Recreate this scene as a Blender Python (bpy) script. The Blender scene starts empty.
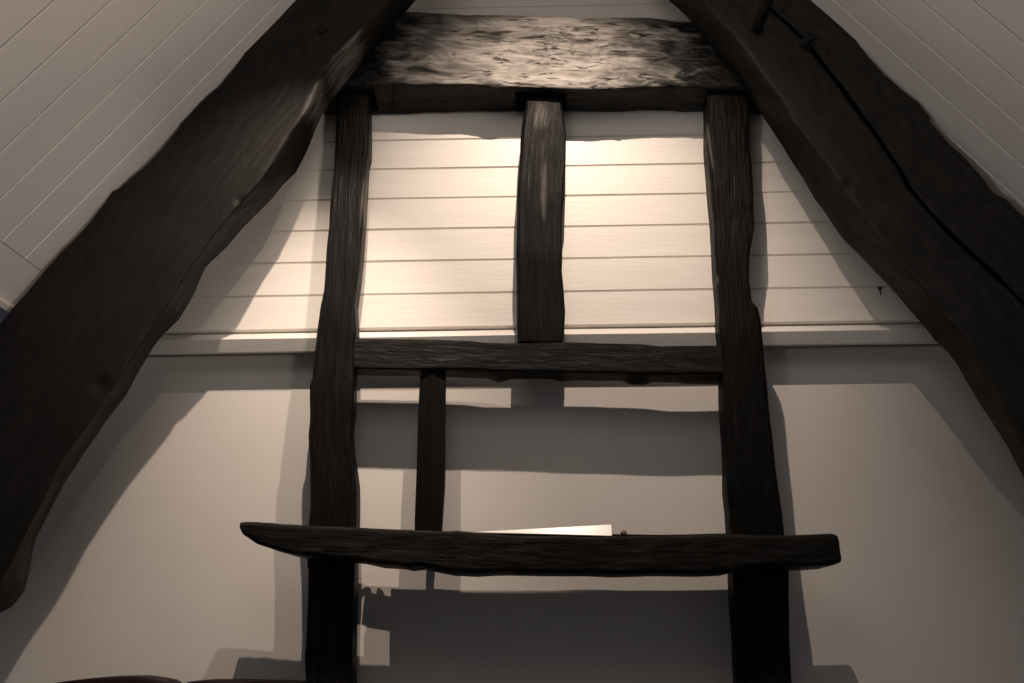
import bpy, bmesh, math, random
from mathutils import Vector, Matrix, noise
random.seed(4)
S = bpy.context.scene
COL = S.collection
R = math.radians

# ------------------------------------------------------------------ camera
F = 760.0
CZ = 1.5
WALL_D = 2.8                       # camera to lower gable wall (wall face is y = 0)
PITCH, ROLL, YAW = R(21.27), R(-0.404), R(-1.12)
fw = Vector((math.sin(YAW)*math.cos(PITCH), math.cos(YAW)*math.cos(PITCH), math.sin(PITCH)))
rt0 = Vector((math.cos(YAW), -math.sin(YAW), 0))
up0 = rt0.cross(fw)
rt = rt0*math.cos(ROLL) + up0*math.sin(ROLL)
up = -rt0*math.sin(ROLL) + up0*math.cos(ROLL)
CAM = Vector((0, -WALL_D, CZ))
cd = bpy.data.cameras.new('camera')
cam = bpy.data.objects.new('camera', cd)
COL.objects.link(cam)
M = Matrix(((rt.x, up.x, -fw.x), (rt.y, up.y, -fw.y), (rt.z, up.z, -fw.z))).to_4x4()
M.translation = CAM
cam.matrix_world = M
cd.sensor_width = 36.0
cd.lens = F/1024*36.0
cd.clip_start = 0.02
S.camera = cam

def ray(px, py):
    return fw + rt*((px-512)/F) + up*((341.5-py)/F)

def at(px, py, d):
    """measured point of the photograph standing d metres (along the room) from the camera"""
    k = ray(px, py)
    return CAM + k*(d/k.y)

def on_plane(px, py, p0, n):
    k = ray(px, py)
    return CAM + k*((p0-CAM).dot(n)/k.dot(n))

# ------------------------------------------------------------------ helpers
def tag(o, label=None, cat=None, group=None, kind=None):
    if label: o['label'] = label
    if cat: o['category'] = cat
    if group: o['group'] = group
    if kind: o['kind'] = kind
    return o

def link(name, bm, mat, parent=None, origin=None, smooth=True):
    me = bpy.data.meshes.new(name)
    bmesh.ops.recalc_face_normals(bm, faces=bm.faces[:])
    if origin is None:
        origin = Vector((0, 0, 0))
        if not parent:
            xs = [v.co for v in bm.verts]
            mn = Vector([min(c[i] for c in xs) for i in range(3)])
            mx = Vector([max(c[i] for c in xs) for i in range(3)])
            origin = Vector(((mn.x+mx.x)/2, (mn.y+mx.y)/2, mn.z))
    if parent: origin = parent.location.copy()
    for v in bm.verts: v.co -= origin
    bm.to_mesh(me); bm.free()
    if smooth:
        for p in me.polygons: p.use_smooth = True
    o = bpy.data.objects.new(name, me)
    me.materials.append(mat)
    COL.objects.link(o)
    if parent:
        o.parent = parent
    else:
        o.location = origin
    return o

def box(bm, x0, x1, y0, y1, z0, z1):
    vs = [bm.verts.new((x, y, z)) for x in (x0, x1) for y in (y0, y1) for z in (z0, z1)]
    for f in ((0,1,3,2), (4,6,7,5), (0,4,5,1), (2,3,7,6), (0,2,6,4), (1,5,7,3)):
        bm.faces.new([vs[i] for i in f])

def resample(pl, n):
    d = [0.0]
    for a, b in zip(pl, pl[1:]): d.append(d[-1] + (Vector(b)-Vector(a)).length)
    out = []; j = 0
    for i in range(n):
        t = d[-1]*i/(n-1)
        while j < len(d)-2 and d[j+1] < t: j += 1
        k = (t-d[j])/max(1e-9, d[j+1]-d[j])
        out.append(Vector(pl[j]).lerp(Vector(pl[j+1]), k))
    return out

def smooth_pl(pl, it=1):
    for _ in range(it):
        q = [pl[0]]
        for a, b in zip(pl, pl[1:]):
            a = Vector(a); b = Vector(b)
            q += [a.lerp(b, .25), a.lerp(b, .75)]
        q.append(pl[-1]); pl = [tuple(x) for x in q]
    return pl

def timber_mesh(A, B, A2, B2, n, nf, ns, rad, amp, fine, seed, stretch=7.0, dents=(), crack=None, wear=None, rough_fn=None):
    """A,B: front edge polylines (world); A2,B2: rear ones. Ring of rounded rectangle, swept along."""
    A = resample(A, n); B = resample(B, n); A2 = resample(A2, n); B2 = resample(B2, n)
    bm = bmesh.new()
    lay = bm.verts.layers.float_vector.new('grain'); wl = bm.verts.layers.float.new('wear')
    rings = []
    mid0 = None; s = 0
    for i in range(n):
        m = (A[i]+B[i]+A2[i]+B2[i])/4
        if mid0 is not None: s += (m-mid0).length
        mid0 = m
        w = max(.01, (A[i]-B[i]).length); dp = max(.01, (A[i]-A2[i]).length)
        ru = min(.45, rad/w); rw = min(.45, rad/dp)
        prof = []
        for k in range(nf+1): prof.append((ru + (1-2*ru)*k/nf, 0))
        prof += [(1-ru+ru*math.sin(a), rw-rw*math.cos(a)) for a in (R(30), R(60))]
        for k in range(ns+1): prof.append((1, rw+(1-2*rw)*k/ns))
        prof += [(1-ru+ru*math.cos(a), 1-rw+rw*math.sin(a)) for a in (R(30), R(60))]
        for k in range(ns+1): prof.append((1-ru-(1-2*ru)*k/ns, 1))
        prof += [(ru-ru*math.sin(a), 1-rw+rw*math.cos(a)) for a in (R(30), R(60))]
        for k in range(ns+1): prof.append((0, 1-rw-(1-2*rw)*k/ns))
        prof += [(ru-ru*math.cos(a), rw-rw*math.sin(a)) for a in (R(30), R(60))]
        ring = []; per = 0; last = None
        for u, wv in prof:
            p = A[i].lerp(B[i], u).lerp(A2[i].lerp(B2[i], u), wv)
            if last is not None: per += (p-last).length
            last = p
            v = bm.verts.new(p)
            v[lay] = (s, per, seed)
            ring.append(v)
        rings.append(ring)
    L = len(rings[0])
    for a, b in zip(rings, rings[1:]):
        for k in range(L):
            bm.faces.new((a[k], a[(k+1) % L], b[(k+1) % L], b[k]))
    for ring in (rings[0], rings[-1]):
        c = Vector((0, 0, 0))
        for v in ring: c += v.co
        cv = bm.verts.new(c/L); cv[lay] = (0, 0, seed)
        for k in range(L): bm.faces.new((cv, ring[k], ring[(k+1) % L]))
    bmesh.ops.recalc_face_normals(bm, faces=bm.faces[:])
    bm.normal_update()
    mv = []
    for v in bm.verts:
        g = v[lay]
        # frequency stretched along the grain
        q = Vector((g.x*9/stretch*3, v.co.y*9 + g.y*5, seed*7.3 + v.co.z*0.0))
        q1 = Vector((v.co.x*5+seed*3.1, v.co.y*5, v.co.z*5))
        q2 = Vector((g.x*22/stretch*3, g.y*55, seed*2.7))
        h = noise.noise(q1)*amp + noise.noise(q)*amp*.6 + noise.noise(q2)*fine
        v[wl] = wear(v.co, v.normal) if wear else 0.0
        if rough_fn: h += rough_fn(v.co, v.normal)
        for c, r, dep in dents:
            d = (v.co-c).length
            if d < r: h += dep*(.5+.5*math.cos(math.pi*d/r))
        if crack:
            for a, b in crack[1]:
                ab = b-a; t = max(0, min(1, (v.co-a).dot(ab)/ab.length_squared))
                d = (v.co-(a+ab*t)).length
                if d < crack[0]: h -= crack[0]*1.8*(1-d/crack[0]); break
        mv.append(h)
    for v, h in zip(bm.verts, mv): v.co += v.normal*h
    return bm

def world_pl(pl, d): return [at(x, y, d) for x, y in pl]
def push(pl, dy): return [p+Vector((0, dy, 0)) for p in pl]

# ------------------------------------------------------------------ materials
def mat(name):
    m = bpy.data.materials.new(name); m.use_nodes = True
    nt = m.node_tree; b = nt.nodes['Principled BSDF']
    return m, nt, b
def N(nt, t, **kw):
    n = nt.nodes.new(t)
    for k, v in kw.items():
        if k in n.inputs: n.inputs[k].default_value = v
        else: setattr(n, k, v)
    return n
def ramp(nt, src, stops):
    r = nt.nodes.new('ShaderNodeValToRGB')
    e = r.color_ramp.elements
    e[0].position, e[0].color = stops[0][0], (*stops[0][1], 1)
    e[1].position, e[1].color = stops[-1][0], (*stops[-1][1], 1)
    for p, c in stops[1:-1]:
        x = e.new(p); x.color = (*c, 1)
    nt.links.new(src, r.inputs[0]); return r.outputs[0]

def timber_mat(name, stops, worn, rough=(.38, .6), bump=.5, sx=3.0, sy=38.0, wx=4.0, wy=20.0, spec=.09, thr=(.92, 1.3), crev=False):
    m, nt, b = mat(name)
    at_ = nt.nodes.new('ShaderNodeAttribute'); at_.attribute_name = 'grain'
    wr = nt.nodes.new('ShaderNodeAttribute'); wr.attribute_name = 'wear'  # mask shared by worn wood and painted highlights
    def noise_(sc, det, dist, rg=.6):
        mp = nt.nodes.new('ShaderNodeMapping'); mp.inputs['Scale'].default_value = sc
        nt.links.new(at_.outputs['Vector'], mp.inputs[0])
        n = N(nt, 'ShaderNodeTexNoise', Scale=1.0, Detail=det, Roughness=rg, Distortion=dist)
        nt.links.new(mp.outputs[0], n.inputs['Vector']); return n.outputs[0]
    def mth(op, a, b_, c_=None):
        n = nt.nodes.new('ShaderNodeMath'); n.operation = op
        for k, v in enumerate((a, b_, c_)):
            if v is None: continue
            if isinstance(v, (int, float)): n.inputs[k].default_value = v
            else: nt.links.new(v, n.inputs[k])
        return n.outputs[0]
    g = noise_((sx, sy, 7.7), 8, .6, .65)          # fine grain
    p = noise_((wx, wy, 3.3), 6, 1.0)              # broad worn patches
    cr = noise_((sx*1.2, sy*2.2, 5.1), 3, .4)      # fine checks
    mixh = mth('ADD', mth('MULTIPLY', g, .5), mth('MULTIPLY', p, .5))
    base = ramp(nt, mixh, stops)
    wfac = nt.nodes.new('ShaderNodeMapRange'); wfac.interpolation_type = 'SMOOTHSTEP'
    wfac.inputs['From Min'].default_value = thr[0]; wfac.inputs['From Max'].default_value = thr[1]
    nt.links.new(mth('ADD', mth('ADD', mth('MULTIPLY', g, .35), mth('MULTIPLY', p, .65)), wr.outputs['Fac']), wfac.inputs[0])
    if crev:
        # long dark crevices running with the grain
        q = noise_((2.4, 20, 9.1), 6, .8, .6)
        msk = noise_((9, 30, 2.2), 3, .3)
        ln = mth('ABSOLUTE', mth('SUBTRACT', q, .5), None)
        cv = nt.nodes.new('ShaderNodeMapRange'); cv.interpolation_type = 'SMOOTHSTEP'
        cv.inputs['From Min'].default_value = .0; cv.inputs['From Max'].default_value = .022
        nt.links.new(ln, cv.inputs[0])
        cvo = mth('MINIMUM', mth('ADD', cv.outputs[0], mth('MULTIPLY', mth('MAXIMUM', mth('SUBTRACT', msk, .44), 0.0), 7.0)), 1.0)
        wc = ramp(nt, mth('MULTIPLY', mth('ADD', mth('MULTIPLY', cr, .6), .25), cvo), [(.06, worn[0]), (.36, worn[1]), (.62, worn[2])])
        mixh = mth('ADD', mixh, mth('MULTIPLY', cvo, .35))
    else:
        wc = ramp(nt, cr, [(.3, worn[0]), (.46, worn[1]), (.7, worn[2])])
    mx = nt.nodes.new('ShaderNodeMix'); mx.data_type = 'RGBA'
    nt.links.new(wfac.outputs[0], mx.inputs[0]); nt.links.new(base, mx.inputs[6]); nt.links.new(wc, mx.inputs[7])
    nt.links.new(mx.outputs[2], b.inputs['Base Color'])
    rr = nt.nodes.new('ShaderNodeMapRange'); rr.inputs['From Min'].default_value = .3; rr.inputs['From Max'].default_value = .7
    rr.inputs['To Min'].default_value = rough[1]; rr.inputs['To Max'].default_value = rough[0]
    nt.links.new(p, rr.inputs[0]); nt.links.new(rr.outputs[0], b.inputs['Roughness'])
    bp = nt.nodes.new('ShaderNodeBump'); bp.inputs['Strength'].default_value = bump; bp.inputs['Distance'].default_value = .02
    nt.links.new(mth('ADD', mixh, mth('MULTIPLY', cr, .25)), bp.inputs['Height']); nt.links.new(bp.outputs[0], b.inputs['Normal'])
    b.inputs['Specular IOR Level'].default_value = spec
    return m

def paint_mat(name, col, col2, scale=2.0, rough=.6, bump=.08, bscale=60, stretch=(1, 1, 1)):
    m, nt, b = mat(name)
    tc = nt.nodes.new('ShaderNodeTexCoord')
    mp = nt.nodes.new('ShaderNodeMapping'); mp.inputs['Scale'].default_value = stretch
    nt.links.new(tc.outputs['Object'], mp.inputs[0])
    n1 = N(nt, 'ShaderNodeTexNoise', Scale=scale, Detail=6.0, Roughness=.6)
    nt.links.new(mp.outputs[0], n1.inputs['Vector'])
    c = ramp(nt, n1.outputs[0], [(.3, col), (.7, col2)])
    nt.links.new(c, b.inputs['Base Color']); b.inputs['Roughness'].default_value = rough
    n2 = N(nt, 'ShaderNodeTexNoise', Scale=bscale, Detail=4.0, Roughness=.6)
    nt.links.new(mp.outputs[0], n2.inputs['Vector'])
    bp = nt.nodes.new('ShaderNodeBump'); bp.inputs['Strength'].default_value = bump; bp.inputs['Distance'].default_value = .01
    nt.links.new(n2.outputs[0], bp.inputs['Height']); nt.links.new(bp.outputs[0], b.inputs['Normal'])
    return m

K = lambda v, t=(1.0, .92, .84): tuple(v*x for x in t)
WORN = (K(.03), K(.10), K(.20))
M_black = timber_mat('black_timber', sx=9, sy=60, stops= [(.3, K(.001)), (.5, K(.003)), (.62, K(.006)), (.75, K(.012))], worn=WORN, bump=.45, wx=2.2, wy=26)
M_cruck = timber_mat('black_cruck_timber', [(.3, K(.004)), (.5, K(.008)), (.7, K(.013))], WORN, rough=(.5, .7), bump=.3, sx=4, sy=24, wx=9, wy=14, spec=.16)
M_cruck_b = timber_mat('brown_black_cruck_timber', [(.3, K(.009)), (.5, K(.019)), (.7, K(.03))], WORN, rough=(.5, .7), bump=.3, sx=4, sy=24, wx=9, wy=14, spec=.16)
M_collar = timber_mat('worn_collar_timber', [(.3, K(.002)), (.5, K(.008)), (.7, K(.018))], (K(.02), K(.23), K(.43)), rough=(.36, .6), bump=.7, sx=7, sy=30, wx=4.5, wy=11, spec=.25, thr=(.88, 1.26), crev=True)
M_stud = timber_mat('worn_stud_timber', [(.36, K(.001)), (.5, K(.004)), (.7, K(.012))], (K(.02), K(.09), K(.18)), rough=(.35, .55), bump=.5, sx=5, sy=60, wx=1.8, wy=30)
M_beam = timber_mat('dark_front_timber', [(.32, K(.002)), (.5, K(.008)), (.62, K(.017)), (.75, K(.045))], WORN, rough=(.38, .6), bump=.4, sx=11, sy=55, wx=5, wy=24)
M_low = timber_mat('purple_brown_timber', [(.3, (.006, .003, .004)), (.7, (.022, .012, .013))], WORN, bump=.3)
M_dark = paint_mat('dark_hollow', (.002, .002, .002), (.004, .004, .004), rough=.9)
M_dark.node_tree.nodes['Principled BSDF'].inputs['Specular IOR Level'].default_value = 0
M_iron = paint_mat('black_iron', (.008, .008, .009), (.02, .018, .016), rough=.45)
M_plank = paint_mat('cream_painted_boards', (.74, .70, .65), (.80, .765, .715), scale=3, rough=.45, bump=.1, bscale=18, stretch=(.6, 4, 6))
M_plaster = paint_mat('painted_plaster', (.56, .535, .51), (.61, .585, .555), scale=1.5, rough=.75, bump=.05, bscale=120)
M_trim = paint_mat('cream_trim_paint', (.66, .635, .60), (.72, .69, .65), rough=.4)
M_ceil = paint_mat('grey_ceiling_boards', (.66, .625, .595), (.71, .67, .64), scale=1.6, rough=.55, bump=.06, bscale=40)
M_groove = paint_mat('groove_shade', (.10, .085, .07), (.14, .12, .10), rough=.9)
M_blue = paint_mat('daylight_tint_knee_wall', (.62, .74, .95), (.66, .78, .97), rough=.6)  # cool daylight on the knee wall is painted into its base colour
M_floor = paint_mat('floor_boards', (.1, .06, .035), (.2, .13, .08), stretch=(1, 8, 1))
M_white = paint_mat('white_plastic', (.5, .485, .46), (.54, .52, .5), rough=.3, bump=.02)
M_nut = paint_mat('brown_nut', (.05, .03, .02), (.09, .06, .04), rough=.5)

# ------------------------------------------------------------------ setting: gable wall
PL_Y = -0.04                       # face of the boarding
PL_D = WALL_D + PL_Y
WX = 2.1
z_ref = at(600, 325.5, PL_D).z     # lower edge of lowest board
g0 = at(600, 137.0, PL_D).z; g5 = at(600, 291.6, PL_D).z
PITCHZ = (g0-g5)/5
bm = bmesh.new()
box(bm, -2.6, 2.6, .03, .15, 0, 6.0)
tag(link('wall_back', bm, M_plaster, smooth=False), kind='structure', label='plain painted plaster lower gable wall', cat='wall')

bm = bmesh.new()
k = 0
zt = g0 + PITCHZ*10
GAP = .0048
while True:
    z1 = zt - k*PITCHZ; z0 = z1-PITCHZ
    if z1 <= z_ref + .01: break
    z0 = max(z0, z_ref) - (.002 if z0 < z_ref else 0)
    # a bevelled board: front face with small chamfers into the groove
    prof = [(0.03, z0+GAP*.3), (PL_Y+.010, z0+GAP*.3), (PL_Y, z0+GAP*1.6), (PL_Y, z1-GAP*.4), (PL_Y+.010, z1-GAP*.3), (0.03, z1-GAP*.3)]
    nseg = 60
    cols = []
    for i in range(nseg+1):
        x = -2.4 + 4.8*i/nseg
        cols.append([bm.verts.new((x, y + .0012*noise.noise(Vector((x*2, k*3.3, 0))), z + .0016*noise.noise(Vector((x*1.5, k*1.7, 5))))) for y, z in prof])
    for a, b in zip(cols, cols[1:]):
        for j in range(len(prof)-1): bm.faces.new((a[j], b[j], b[j+1], a[j+1]))
    k += 1
# dark backing of the grooves
tag(link('wall_gable', bm, M_plank, smooth=False), kind='structure', label='cream horizontal boarding of upper gable', cat='wall')
bm = bmesh.new(); box(bm, -2.4, 2.4, PL_Y+.012, -.002, z_ref+.03, zt)
tag(link('trim_2', bm, M_groove, smooth=False), kind='structure')

# ledge moulding under the boards
LED_Y = -0.085
zb = at(850, 344.5, WALL_D+LED_Y+.025).z
zm = at(850, 329.0, WALL_D+LED_Y).z
zt_ = at(850, 325.3, PL_D).z
prof = [(.03, zb+.048), (LED_Y+.030, zb), (LED_Y+.024, zb+.004), (LED_Y, zm-.006), (LED_Y+.004, zm), (PL_Y-.004, zt_-.004), (PL_Y+.004, zt_+.002), (PL_Y+.03, zt_+.004)]
bm = bmesh.new(); cols = []
for i in range(81):
    x = -2.4 + 4.8*i/80
    cols.append([bm.verts.new((x, y, z+.0015*noise.noise(Vector((x*2.2, 1.5, 0))))) for y, z in prof])
for a, b in zip(cols, cols[1:]):
    for j in range(len(prof)-1): bm.faces.new((a[j], b[j], b[j+1], a[j+1]))
tag(link('trim_1', bm, M_trim, smooth=False), kind='structure', label='cream ledge moulding under the boarding', cat='trim')

# ------------------------------------------------------------------ setting: sloping ceilings
CR_F, CR_B = 2.355, 2.565            # cruck front / rear distance
def ceiling_side(sign, theta, p0, lines, name, s_end, trimboard):
    d = Vector((-sign*math.cos(theta), 0, math.sin(theta)))    # up the slope
    n = Vector((-sign*math.sin(theta), 0, -math.cos(theta)))   # into the room
    ys = sorted(on_plane(*q, p0, n).y for q in lines)
    print(name, 'groove y', [round(y, 3) for y in ys], [round(b-a, 3) for a, b in zip(ys, ys[1:])])
    m = len(ys); mi = (m-1)/2; my = sum(ys)/m
    pit = sum((i-mi)*(y-my) for i, y in enumerate(ys))/sum((i-mi)**2 for i in range(m))
    base = my - mi*pit
    bm = bmesh.new()
    i0 = int(math.floor((-4.6-base)/pit)); i1 = int(math.ceil((0-base)/pit))
    s0, s1 = s_end, 4.5
    # clip top at ridge x = 0.05*?
    s1 = (p0.x - 0.03)/(sign*math.cos(theta)) if sign > 0 else (0.03 - p0.x)/math.cos(theta)
    for i in range(i0, i1):
        a = base+i*pit; b = min(a+pit, 0.0)
        if b <= a: continue
        g = .0042
        prof = [(a+g*.55, -.016), (a+g*.55, -.003), (a+g*1.25, 0), (b-g*.9, 0), (b-g*.55, -.003), (b-g*.55, -.016)]
        c0 = [bm.verts.new(p0+d*s0+n*h+Vector((0, y-p0.y, 0))) for y, h in prof]
        c1 = [bm.verts.new(p0+d*s1+n*h+Vector((0, y-p0.y, 0))) for y, h in prof]
        for j in range(len(prof)-1): bm.faces.new((c0[j], c1[j], c1[j+1], c0[j+1]))
        bm.faces.new(c0)
    # backing
    q = [p0+d*s+n*h+Vector((0, y-p0.y, 0)) for h in (-.0165, -.05) for s, y in ((s0, -4.6), (s1, -4.6), (s1, 0), (s0, 0))]
    vs = [bm.verts.new(c) for c in q]
    for f in ((0,1,2,3), (4,5,6,7), (0,1,5,4), (1,2,6,5), (2,3,7,6), (3,0,4,7)): bm.faces.new([vs[j] for j in f]).material_index = 1
    o = link(name, bm, M_ceil, smooth=False); o.data.materials.append(M_groove)
    return tag(o, kind='structure'), d, n

TL, TR = R(55.9), R(55.4)
pL = at(150, 153, CR_F) + Vector((-math.sin(TL), 0, math.cos(TL)))*.012
pR = at(905, 86, CR_F) + Vector((math.sin(TR), 0, math.cos(TR)))*.045
nL = Vector((math.sin(TL), 0, -math.cos(TL))); dL = Vector((math.cos(TL), 0, math.sin(TL)))
eL = on_plane(21, 255.4, pL, nL)   # on the joint between boards and eaves board
sL = (eL-pL).dot(dL)
linesL = [(27, 23.4), (56, 51.7), (81, 76.5), (101, 103), (122, 122), (141, 140)]
linesR = [(930, 84), (949, 64), (972, 43.5), (997, 21), (975, 160)]
cl, dL, nL = ceiling_side(-1, TL, pL, linesL, 'ceiling', sL, True)
cr, dR, nR = ceiling_side(1, TR, pR, linesR, 'ceiling.001', sL-.2, False)
tag(cl, label='left sloping boarded ceiling', cat='ceiling'); tag(cr, label='right sloping boarded ceiling', cat='ceiling')

# eaves board + white bead + knee walls
def eaves(sign, p0, d, n, s0, w, idx):
    bm = bmesh.new()
    def prism(a, b, h0, h1, y0=-4.6, y1=-.02):
        vs = [bm.verts.new(p0+d*s+n*h+Vector((0, y-p0.y, 0))) for y in (y0, y1) for s, h in ((a, h0), (b, h0), (b, h1), (a, h1))]
        for f in ((0,1,2,3), (7,6,5,4), (0,4,5,1), (1,5,6,2), (2,6,7,3), (3,7,4,0)): bm.faces.new([vs[j] for j in f])
    prism(s0-.003, s0-w, -.03, .003)
    tag(link('trim_%d' % idx, bm, M_ceil, smooth=False), kind='structure')
    bm = bmesh.new(); prism(s0-w, s0-w-.02, -.03, .018)
    tag(link('trim_%d' % (idx+1), bm, M_trim, smooth=False), kind='structure')
    foot = p0 + d*(s0-w-.01)
    bm = bmesh.new()
    x0 = foot.x; x1 = sign*2.35
    # return under the slope, then the upright knee wall
    vs = [(x0, foot.z-.005), (x0+sign*.02, foot.z+.02), (x1, foot.z-.20), (x1, 0), (x1+sign*.1, 0), (x1+sign*.1, foot.z+.08), (x0+sign*.02, foot.z+.08)]
    a = [bm.verts.new((x, -4.6, z)) for x, z in vs]; b = [bm.verts.new((x, -.01, z)) for x, z in vs]
    for j in range(len(vs)):
        jj = (j+1) % len(vs); bm.faces.new((a[j], a[jj], b[jj], b[j]))
    bm.faces.new(a); bm.faces.new(b)
    tag(link('wall_left' if sign < 0 else 'wall_right', bm, M_blue, smooth=False), kind='structure')
wL = sL - (on_plane(6, 303, pL, nL)-pL).dot(dL)
print('eaves board', sL, wL, eL)
eaves(-1, pL, dL, nL, sL, wL, 3)
eaves(1, pR, dR, nR, sL-.2, wL, 5)
bm = bmesh.new(); box(bm, -2.45, 2.45, -4.8, .12, -.1, 0)
tag(link('floor', bm, M_floor, smooth=False), kind='structure')

# ------------------------------------------------------------------ posts, rails, studs
def beam(name, A, B, df, db, mat_, label, cat, A2=None, B2=None, n=120, nf=16, ns=6, rad=.012, amp=.004, fine=.0011, seed=1, dents=(), crack=None, parent=None, to_floor=False, drop=False, **kw):
    a = world_pl(A, df); b = world_pl(B, df)
    a2 = world_pl(A2, db) if A2 else push(a, db-df)
    b2 = world_pl(B2, db) if B2 else push(b, db-df)
    if drop:
        for pl in (b, b2):
            for p_ in pl: p_.z = 0.0
    if to_floor:
        for pl in (a, b, a2, b2): pl.append(Vector((pl[-1].x + (.0 if 'post' in name else 0), pl[-1].y, 0.0)))
    bm = timber_mesh(a, b, a2, b2, n, nf, ns, rad, amp, fine, seed, dents=dents, crack=crack, **kw)
    o = link(name, bm, mat_, parent)
    if not parent: tag(o, label, cat)
    return o

P_F, P_B = 2.62, 2.705
off = lambda pl, dx, dy=0: [(x+dx, y+dy) for x, y in pl]

def blob(p, px, py, d, rx, rz, amt):
    c = at(px, py, d); q = ((p.x-c.x)/rx)**2 + ((p.z-c.z)/rz)**2
    return amt*max(0, 1-q)**.7 if q < 1 else 0
def wear_shine_left_post(p, n):  # worn patches plus a shiny highlight streak painted into the colour
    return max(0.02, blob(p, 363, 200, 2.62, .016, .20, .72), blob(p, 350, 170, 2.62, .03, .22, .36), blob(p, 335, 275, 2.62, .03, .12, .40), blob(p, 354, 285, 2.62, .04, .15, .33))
def wear_shine_right_post(p, n):  # worn patches, with the bright streak along the left edge painted as shine
    return max(0.05, blob(p, 711, 150, 2.62, .012, .2, .72), blob(p, 718, 280, 2.62, .01, .04, .6), blob(p, 716, 270, 2.62, .03, .08, .4), blob(p, 735, 420, 2.62, .06, .06, .36))
def wear_stud(p, n):
    return max(0.06, blob(p, 541, 115, 2.635, .075, .13, .62), blob(p, 543, 180, 2.635, .026, .34, .62), blob(p, 540, 275, 2.635, .05, .05, .42), blob(p, 528, 165, 2.635, .014, .26, .5))
def wear_rail(p, n):
    return 0.12 + max(blob(p, 540, 362, 2.63, .25, .04, .30), blob(p, 450, 362, 2.63, .2, .04, .2)) if n.y < -.3 else 0
def wear_front(p, n):
    return max(.08, blob(p, 560, 545, 2.475, .5, .04, .16), blob(p, 700, 560, 2.475, .25, .04, .26), blob(p, 480, 550, 2.475, .2, .03, .24)) if n.y < -.2 else .0
def wear_collar(p, n):
    if n.y > -.25: return -.1
    return .18 + max(blob(p, 540, 55, 2.585, .85, .6, .47), blob(p, 520, 60, 2.585, .3, .4, .5))
def hewn(p, n):
    if n.y > -.2: return 0
    # overlapping adze cuts: stepped ridges along the grain
    t = p.z*26 + noise.noise(Vector((p.x*5, 1, p.z*5)))*2.6 + noise.noise(Vector((p.x*14, 3, p.z*9)))*.9
    f = t-math.floor(t)
    a = noise.noise(Vector((p.x*4+3, math.floor(t)*1.7, 0)))
    return (.010*max(0, a+.25))*(f if f < .8 else (1-f)*4) - .004

post_l_L = [(337,92),(336,108),(335,143),(333,166),(330,201),(328.6,228),(325.6,254),(323.6,288),(319.8,309.4),(315.4,335.7),(312.5,362),(312,377),(309.5,384),(309,397),(309,420),(307.5,435),(309,459),(309.5,482),(310.2,501),(308.7,524),(307.5,545),(307,566),(308.4,569),(307.8,597),(306.4,623),(305,645),(303.5,656),(304.3,670),(305,683),(305,705)]
post_l_R = [(373,92),(372.8,99),(373,128),(372.5,151.5),(370.4,160),(369.6,186.6),(367.5,216),(365.2,248),(362.2,277.4),(360.5,290),(359,302),(360.6,332),(358.5,342),(357.5,374),(357.8,383),(357.3,406),(354.9,426.5),(355.8,447),(358.7,470),(360,483),(360.5,518),(359,545),(358.2,568),(357.6,600),(357.6,640),(357.6,683),(357.6,705)]
beam('wooden_post', post_l_L, off(post_l_R, -4.5), P_F, P_B, M_stud, 'black-stained wavy timber post, left of the two tall posts, lit streaks near its top', 'post', n=420, nf=16, seed=1, amp=.004, rad=.01, to_floor=True, wear=wear_shine_left_post)
post_r_L = [(703,92),(703.3,109),(704,144),(706.3,173),(707.7,196.6),(709.8,217),(711.2,246),(712.7,273),(714.2,300),(715.6,328),(719,349),(719.4,381),(720,407),(722,436),(723.8,466),(724,490),(725.9,509),(726.8,533),(729,560),(729.7,580),(730.3,600),(733.2,635),(735.5,683),(736,705)]
post_r_R = [(749,92),(749.3,109),(749.3,144),(752.2,164),(753.7,196.6),(755.2,226),(753,240.6),(749.9,255),(749.3,276),(751,292),(752.2,301.7),(758.1,307),(761,319),(764,348.6),(766.9,375),(769.2,392.5),(771.3,416),(774.2,439),(776.5,466),(779.5,491),(783.6,518),(786,540),(789.4,571),(789.7,597),(790.3,621),(790.9,647),(791.8,683),(792,705)]
beam('wooden_post', off(post_r_L, 4), post_r_R, P_F, P_B, M_black, 'black timber post, right of the two tall posts, notched on its right edge', 'post', n=420, nf=16, seed=2, amp=.004, rad=.01, to_floor=True, wear=wear_shine_right_post)
stud_L = [(526,92),(525.5,107),(523.2,120),(521,140.5),(520.5,150),(518.8,167),(517.3,190),(516.7,206),(517,217),(516.7,267),(516.7,317),(517.6,341),(517.6,342.5)]
stud_R = [(562,92),(562.7,107),(565.6,132),(565.6,158),(564,200),(563,206),(562.4,244),(561.5,270),(564.4,291),(566,311),(564.4,332),(562.4,341),(562.4,342.5)]
beam('wooden_stud', stud_L, stud_R, 2.635, 2.75, M_stud, 'short black stud with worn pale grain hanging from middle of the top beam', 'stud', n=150, nf=20, seed=3, amp=.004, rad=.012, wear=wear_stud)

rail_T = [(352,338.3),(396,338.6),(428,338.8),(470,340.6),(487,342.3),(519,342.6),(566,341.5),(604,343),(640,343.5),(660,345.3),(692,345),(726,345.6)]
rail_B = [(352,368),(416,369.4),(470,368.5),(490,370),(557,371.3),(640,373),(660,373.5),(726,373)]
rail_B2 = [(357,376),(407,376.7),(446,378),(487,379),(499,383.5),(512,380),(550,379.5),(562,382.5),(574,381),(622,381),(630,385),(645,385.5),(652,382.5),(672,383),(690,385),(722,385)]
a2 = [(x, y+9) for x, y in rail_T]
rail = beam('cross_rail', rail_T, rail_B, 2.63, 2.715, M_beam, 'black horizontal timber rail between the two tall posts, under the cream ledge', 'rail', A2=off(rail_T, 3, 11), B2=rail_B2, n=180, nf=12, seed=4, amp=.002, rad=.006, wear=wear_rail)

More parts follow.
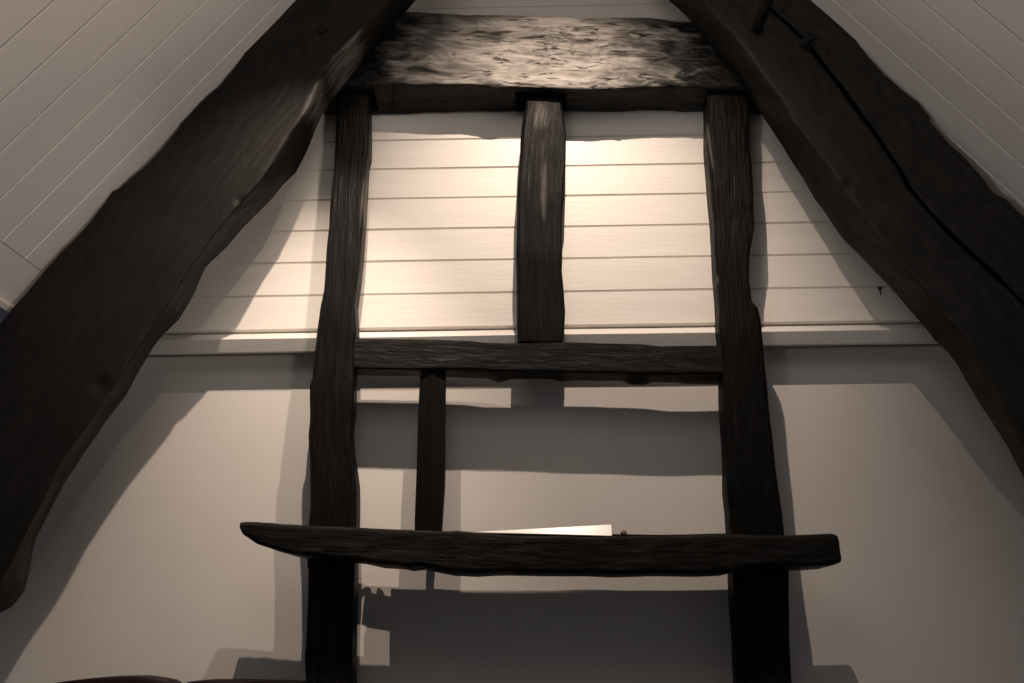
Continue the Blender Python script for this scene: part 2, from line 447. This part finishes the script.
# slim stud under the rail, with a ridge along its face
sl = [(420,373),(418,420),(416,483),(414.5,528),(414.5,540)]
sr = [(446,373),(445.3,420),(444.8,483),(442,528),(442,540)]
md = [(432.5,373),(431.5,420),(430.8,483),(428.5,528),(428.5,540)]
a = resample(world_pl(sl, 2.655), 40); b = resample(world_pl(sr, 2.655), 40); m_ = resample(world_pl(md, 2.643), 40)
bm = bmesh.new(); lay = bm.verts.layers.float_vector.new('grain'); rings = []
for i in range(40):
    pts = [a[i], a[i].lerp(m_[i], .5), m_[i]-Vector((.001,0,0)), m_[i]+Vector((.003,.002,0)), m_[i].lerp(b[i], .5), b[i], b[i]+Vector((-.004,.055,0)), a[i]+Vector((.004,.055,0))]
    ring = []
    for j, p in enumerate(pts):
        v = bm.verts.new(p+Vector((noise.noise(p*9)*.0015, noise.noise(p*7)*.0015, 0))); v[lay] = (i*.014, j*.03, 5); ring.append(v)
    rings.append(ring)
for r0, r1 in zip(rings, rings[1:]):
    for j in range(8): bm.faces.new((r0[j], r0[(j+1) % 8], r1[(j+1) % 8], r1[j]))
bm.faces.new(rings[0]); bm.faces.new(rings[-1])
tag(link('wooden_stud', bm, M_black, smooth=False), 'slim plain black stud running down from the rail beside the left post', 'stud')

# lower rail standing behind the front beam, between stud and right post
lr_T = [(384,531),(450,533),(520,536),(600,534),(680,534),(733,533)]
lr_B = [(384,556),(450,558),(600,560),(733,560)]
low = beam('cross_rail', lr_T, lr_B, 2.665, 2.745, M_black, 'black lower timber rail hidden right behind the projecting front beam', 'rail', n=90, nf=8, seed=6, amp=.003, rad=.008)

# front beam carried on the face of the posts
fb_T = [(240,522),(247,521),(264,521.7),(280,523.4),(316,525.5),(366,527.5),(420,529.8),(450,531),(458,530.3),(477,532),(508,534.8),(534,535.7),(567,535.5),(590,536.7),(612,536),(660,535.7),(698,535),(730,534.2),(760,534.8),(792,535),(818,533.4),(833,532.8),(838,534.5)]
fb_B = [(239.5,529),(242,534),(255,543),(270,548.5),(290,554),(316,557),(357,560),(378,564.5),(398,565.3),(407,567.5),(420,566),(450,572),(475,573.3),(508,572),(544,573.3),(587,573.3),(618,574),(660,573),(698,573.5),(730,572.5),(748,568),(783,565.5),(812,566.5),(835,565),(842,562)]
FB_F, FB_B = 2.49, 2.65
front = beam('cross_beam', fb_T, fb_B, FB_F, FB_B, M_beam, 'long black projecting beam with a tapered left end, fixed across the faces of both posts', 'beam', n=260, nf=14, seed=7, amp=.002, fine=.0015, rad=.014, wear=wear_front)

# collar beam
def strokes(pls, d):
    out = []
    for pl in pls:
        q = world_pl(pl, d); out += list(zip(q, q[1:]))
    return out
co_T = [(325,13),(380,11),(418,11),(447,13),(470,14),(494,14),(530,14.6),(554,15),(577,17.6),(621,17),(650,17),(680,21),(720,22),(762,24)]
co_B = [(325,83.5),(350,83.5),(388,82.3),(426,84),(470,83.5),(494,86),(530,87),(554,87.3),(586,88.5),(636,87),(674,85.5),(710,86.4),(765,88)]
co_A2 = [(325,30),(400,30),(500,32),(600,34),(762,40)]
co_B2 = [(325,116.5),(374,115.5),(444,113.5),(517,111.5),(566,111.3),(640,112),(702,112.7),(765,113.5)]
CO_F, CO_B = 2.585, 2.755
knots = [(at(497,80,CO_F), .06, .016), (at(486,74,CO_F), .03, -.012), (at(645,36,CO_F), .035, -.018), (at(575,60,CO_F), .06, .008),
         (at(430,64,CO_F), .06, .009), (at(452,54,CO_F), .02, -.010), (at(600,75,CO_F), .07, .009), (at(550,76,CO_F), .05, -.007), (at(520,45,CO_F), .09, .008), (at(680,50,CO_F), .07, -.008)]
collar = beam('collar_beam', co_T, co_B, CO_F, CO_B, M_collar, 'thick horizontal collar beam of worn rough-hewn wood across the top between the slanting timbers', 'beam', A2=co_A2, B2=co_B2, n=420, nf=72, ns=8, seed=8, amp=.006, fine=.004, rad=.008, dents=knots, crack=(.0055, strokes([[(547,33),(545,57)],[(572,36),(573,56)],[(590,42),(591,58)],[(596,28),(600,40)],[(505,36),(530,34),(560,38)],[(508,50),(520,54),(545,56),(560,60)],[(470,30),(500,34)],[(610,44),(640,47)],[(360,62),(380,74)],[(366,58),(378,66)],[(652,62),(690,52)],[(440,40),(480,46)],[(585,62),(600,60),(615,62)],[(400,60),(430,58)],[(612,70),(650,68)],[(560,70),(590,72)]], CO_F)), wear=wear_collar, rough_fn=hewn)
# near-black blocks painting the shade of the mortise housings under the collar
def mortise(x0, x1, y0, y1):
    zc = at((x0+x1)/2, 87, CO_F).z
    q0 = at(x0, 101, 2.63); q1 = at(x1, 101, 2.63)
    bm = bmesh.new(); box(bm, q0.x, q1.x, -.178, -.07, zc-.012, zc+.03)
    bmesh.ops.bevel(bm, geom=bm.edges[:], offset=.004, segments=2, affect='EDGES')
    tag(link('mortise', bm, M_dark, collar, smooth=False), label='dark block for the shaded mortise slot')
mortise(349, 374, 94, 99); mortise(515, 567, 97, 102.5)

# ------------------------------------------------------------------ crucks
lc_out = [(345,-60),(318,-27),(293,0),(268,26),(245,50),(233,68),(218.6,85),(201,99.6),(179,123),(178,126),(160,148),(146,164),(117,189),(112.7,190),(105,200),(79,231),(52.7,259),(42.5,271),(13,306),(6,315),(-8,332),(-60,400),(-110,470)]
lc_in = [(452,-60),(420,-26),(393,0),(374,19),(359,32),(344.6,48),(334,58),(321,76),(312,96),(300.6,120),(289,135),(274,161),(258,184),(236,208),(214,235),(188,270),(172,298),(155,322),(140,345),(124,370),(108,393),(92,418),(66,455),(48,490),(30,525),(12,560),(0,580),(-25,605),(-60,650)]
lc_in2 = [(475,-60),(441,-26),(416,0),(400,17.6),(377,47),(359,67),(344.6,85),(330,103),(316,130),(309,149),(297.6,173),(283,187),(271,200),(245,228),(230,246),(206.7,268),(193,296),(180,319.7),(165,334.7),(153,349.7),(140,371),(126.7,394.7),(110,418),(83,455.7),(66.7,481.7),(50,515),(35,541.7),(30,568),(25,591.7),(13,608),(0,615),(-25,634),(-60,668)]
def wear_shine_lc(p, n):  # worn wood, plus the lit inner edge and soffit painted paler
    if n.x < .22: return .06 + blob(p, 345, 50, 2.36, .05, .10, .2)
    return .10 + max(blob(p, 352, 60, 2.40, .17, .20, .62), blob(p, 318, 100, 2.40, .13, .16, .55), blob(p, 300, 130, 2.3, .10, .14, .32), blob(p, 262, 170, 2.28, .06, .08, .3), blob(p, 105, 380, 2.28, .08, .08, .25))
def wear_rc(p, n):
    return .08 + max(blob(p, 735, 50, 2.32, .12, .18, .3), blob(p, 775, 100, 2.3, .10, .14, .34), blob(p, 850, 180, 2.28, .07, .07, .3))
def cruck(outer, inner, inner2, label, seed, crack=None, mat_=None, **kw):
    a = world_pl(outer, CR_F); b = world_pl(inner, CR_F)
    a2 = push(a, CR_B-CR_F); b2 = world_pl(inner2, CR_B)
    bm = timber_mesh(a, b, a2, b2, 300, 60, 10, .012, .005, .002, seed, crack=crack, **kw)
    o = link('cruck_beam', bm, mat_ or M_cruck); tag(o, label, 'beam')
    return o
cl_ = cruck(lc_out, lc_in, lc_in2, 'massive black curved timber rising from lower left to top centre, in front of left ceiling', 11,
      dents=[(at(322,30,CR_F), .02, -.003), (at(265,185,CR_F), .05, .005), (at(240,200,CR_F), .03, -.008), (at(100,385,CR_F), .05, -.008)], wear=wear_shine_lc)
CR_F, CR_B = 2.395, 2.58              # the right timber stands a little closer to the gable
rc_out = [(765,-60),(790,-26),(813,0),(826,12),(842,26),(854,36),(868,55),(885,73),(903,88),(920,102),(931,117),(930,121),(950,143.5),(967,158),(983,176),(994,191),(1007,197),(1012,201),(1024,213),(1060,258),(1110,322),(1160,385)]
rc_in = [(650,-60),(678,-30),(703,0),(719,20.5),(737,38),(754,61.5),(769,82),(783.6,101),(795,123),(813,146),(832,170),(848,192),(865,216),(891,252),(920,283),(941,308),(968,340),(990,378),(1012,420),(1032,460),(1070,535),(1100,600)]
rc_in2 = [(608,-60),(640,-27),(668,0),(684,16),(701.6,35),(719,55.6),(738,76),(751,96),(762,117),(780.6,146),(801,178),(813,200),(824,214),(841.6,238.6),(868,265),(891,291),(923,326),(934,341),(947,353),(956,365),(979,404),(1002.6,442.5),(1024,480.5),(1060,545),(1090,600)]
crk = [(764,0),(772,10),(789,25),(804,40),(820,60),(836,80),(855,105),(870,126),(883,144),(900,170),(910,188),(929,211),(956,238.6),(988,268),(1011,291),(1030,308)]
cw = world_pl(crk, CR_F)
cr_ = cruck(rc_out, rc_in, rc_in2, 'massive black timber with a long crack sloping from top centre to lower right', 12,
      crack=(.009, list(zip(cw, cw[1:]))), dents=[(at(848,186,CR_F), .035, -.012), (at(862,178,CR_F), .03, .003), (at(840,205,CR_F), .05, -.01)], wear=wear_rc, mat_=M_cruck_b)
# dark open crack down the face
bm = bmesh.new(); lay = bm.verts.layers.float_vector.new('grain')
c2 = resample(cw, 90); prev = None
for i, p in enumerate(c2):
    t = (c2[min(i+1, 89)]-c2[max(i-1, 0)]).normalized(); nn = Vector((t.z, 0, -t.x))
    w = .0042*(1+.5*noise.noise(p*14))*(1 if i < 80 else (90-i)/10)
    o_ = Vector((0, -.004, 0)) + nn*.004*noise.noise(p*11)
    row = [bm.verts.new(p+o_+nn*w), bm.verts.new(p+Vector((0, .03, 0))), bm.verts.new(p+o_-nn*w)]
    if prev:
        bm.faces.new((prev[0], row[0], row[1], prev[1])); bm.faces.new((prev[1], row[1], row[2], prev[2]))
        bm.faces.new((prev[0], prev[2], row[2], row[0]))
    prev = row
tag(link('crack', bm, M_dark, cr_, smooth=False), label='long dark crack')

def rod(bm, p, q, r0, r1, seg=20, rough=0.0, rings=10):
    ax = (q-p).normalized(); u = ax.orthogonal().normalized(); v = ax.cross(u); prev = None
    for i in range(rings+1):
        c = p.lerp(q, i/rings); r = r0+(r1-r0)*i/rings
        if i == rings: r *= .86
        row = []
        for k in range(seg):
            an = 2*math.pi*k/seg; dd = u*math.cos(an)+v*math.sin(an)
            rr = r*(1+rough*noise.noise((c+dd*r)*45))
            row.append(bm.verts.new(c+dd*rr + ax*(rough*.02*noise.noise(dd*3) if i == rings else 0)))
        if prev:
            for k in range(seg): bm.faces.new((prev[k], prev[(k+1) % seg], row[(k+1) % seg], row[k]))
        else: bm.faces.new(row)
        prev = row
    bm.faces.new(prev)
p = at(757, 30, CR_F)
bm = bmesh.new(); rod(bm, p+Vector((0, .03, 0)), p+Vector((-.004, -.26, -.002)), .021, .022, rough=.12)
tag(link('peg', bm, M_cruck, cr_), label='round wooden peg sticking out of the face')
p = at(805, 46, CR_F)
bm = bmesh.new(); rod(bm, p+Vector((0, .02, 0)), p+Vector((.004, -.05, .0)), .024, .018, rough=.7, seg=28)
tag(link('peg', bm, M_cruck_b, cr_), label='broken peg stub')
p = at(322, 30, 2.355)
bm = bmesh.new(); rod(bm, p+Vector((0, .01, 0)), p+Vector((0, -.006, 0)), .019, .018, rough=.1)
tag(link('peg', bm, M_cruck, cl_), label='peg head cut nearly flush')

# ------------------------------------------------------------------ small things
# white tapered strip lying on the front beam
w0 = [at(478, 532.5, 2.54), at(612, 536, 2.54), at(612, 523.5, 2.54), at(586, 525, 2.54), at(478, 530.8, 2.54)]
bm = bmesh.new()
fr = [bm.verts.new(p) for p in w0]; bk = [bm.verts.new(p+Vector((0, .06, 0))) for p in w0]
for j in (2, 3, 4): fr[j].co.y += .022
bm.faces.new(fr); bm.faces.new(bk[::-1])
for j in range(5): bm.faces.new((fr[j], bk[j], bk[(j+1) % 5], fr[(j+1) % 5]))
bmesh.ops.bevel(bm, geom=bm.edges[:], offset=.0015, segments=2, affect='EDGES')
tag(link('plastic_strip', bm, M_white, smooth=False), 'thin white wedge-shaped strip lying on top of the projecting front beam', 'strip')
p = at(624, 533.5, 2.51)
bm = bmesh.new(); bmesh.ops.create_icosphere(bm, subdivisions=3, radius=.010)
for v in bm.verts:
    v.co *= 1+.22*noise.noise(v.co*120); v.co += p
tag(link('nut', bm, M_nut), 'tiny round brown nut on the front beam right of the white strip', 'nut')

# iron ring and hook lying at the end of the lower rail, behind the front beam
pe = at(374, 545, 2.735)
bm = bmesh.new(); rod(bm, pe+Vector((.085, -.01, -.008)), pe+Vector((-.04, 0, -.008)), .022, .023)
hook = link('iron_shackle', bm, M_iron); tag(hook, 'black iron shackle on the end of the hidden lower rail beside left post', 'shackle')
bm = bmesh.new()
c = pe+Vector((-.018, 0, .016)); prev = None
for i in range(17):
    an = math.pi*i/16; q = c+Vector((math.cos(an)*.042, 0, math.sin(an)*.034)); t = Vector((-math.sin(an)*.045, 0, math.cos(an)*.035)).normalized()
    nn = Vector((t.z, 0, -t.x)); row = [bm.verts.new(q+nn*.006*math.cos(b_)+Vector((0, 1, 0))*.006*math.sin(b_)) for b_ in [k*math.pi/4 for k in range(8)]]
    if prev:
        for k in range(8): bm.faces.new((prev[k], prev[(k+1) % 8], row[(k+1) % 8], row[k]))
    else: bm.faces.new(row)
    prev = row
bm.faces.new(prev)
link('bow', bm, M_iron, hook)

# nail in the boards
p = at(878.8, 288, PL_D)
bm = bmesh.new(); rod(bm, p+Vector((0, .01, 0)), p+Vector((0, -.012, -.003)), .004, .006, seg=10)
rod(bm, p+Vector((0, -.003, -.004)), p+Vector((.001, -.002, -.035)), .0025, .001, seg=8)
tag(link('nail', bm, M_iron), 'small dark nail in the boarding beside the right slanting timber', 'nail')

# two dark panels whose tops just show at the foot of the picture
beam('wooden_block', [(46,684),(62,681.5),(90,678.2),(110,677),(135,676.6),(152,679),(163,681.5),(167,685)], [(46,720),(90,722),(135,722),(167,720)], 2.64, 2.76, M_low, 'dark purple-brown wooden block with a rounded top edge showing at far lower left', 'block', n=60, nf=24, seed=15, amp=.001, fine=.001, rad=.008, drop=True)
beam('wooden_block', [(187,682),(205,680.6),(240,680.8),(270,681.5),(303,682.3)], [(187,722),(303,722)], 2.64, 2.76, M_low, 'dark purple-brown wooden block with a flat top, just left of the left post foot', 'block', n=60, nf=24, seed=16, amp=.001, fine=.001, rad=.008, drop=True)

# ------------------------------------------------------------------ light
def spot(name, loc, target, energy, col, angle, blend, rad):
    l = bpy.data.lights.new(name, 'SPOT'); l.energy = energy; l.color = col; l.spot_size = R(angle); l.spot_blend = blend; l.shadow_soft_size = rad
    o = bpy.data.objects.new(name, l); COL.objects.link(o); o.location = loc
    o.rotation_euler = (Vector(target)-Vector(loc)).to_track_quat('-Z', 'Y').to_euler()
    return o
LZ = CZ+3.3
WARM = (1, .80, .645)
spot('spot_lamp', (0.18, -1.50, 4.66), (.12, 0, 2.58), 275, WARM, 66, 1.0, .012)
spot('spot_lamp', (-.55, -1.10, 3.98), (-1.22, 0, 1.38), 190, WARM, 66, 1.0, .010)
l = bpy.data.lights.new('fill_light', 'POINT'); l.energy = 24; l.color = (1, .9, .8); l.shadow_soft_size = .6  # added soft fill for the room, stands for no visible fixture
o = bpy.data.objects.new('fill_light', l); COL.objects.link(o); o.location = (-.3, -2.4, 3.9)
spot('ceiling_fill', (.7, -2.3, 2.0), (-1.25, -1.1, 3.2), 66, (1, .88, .78), 70, .9, .12)  # added unseen light that brightens the left ceiling slope
spot('ceiling_fill', (-.7, -2.3, 2.0), (1.25, -1.1, 3.3), 36, (1, .93, .88), 70, .9, .12)  # same kind of added light for the right slope
w = bpy.data.worlds.new('world'); S.world = w; w.use_nodes = True
w.node_tree.nodes['Background'].inputs[0].default_value = (.93, .95, 1, 1)
w.node_tree.nodes['Background'].inputs[1].default_value = .10
S.view_settings.view_transform = 'Standard'
S.view_settings.look = 'None'
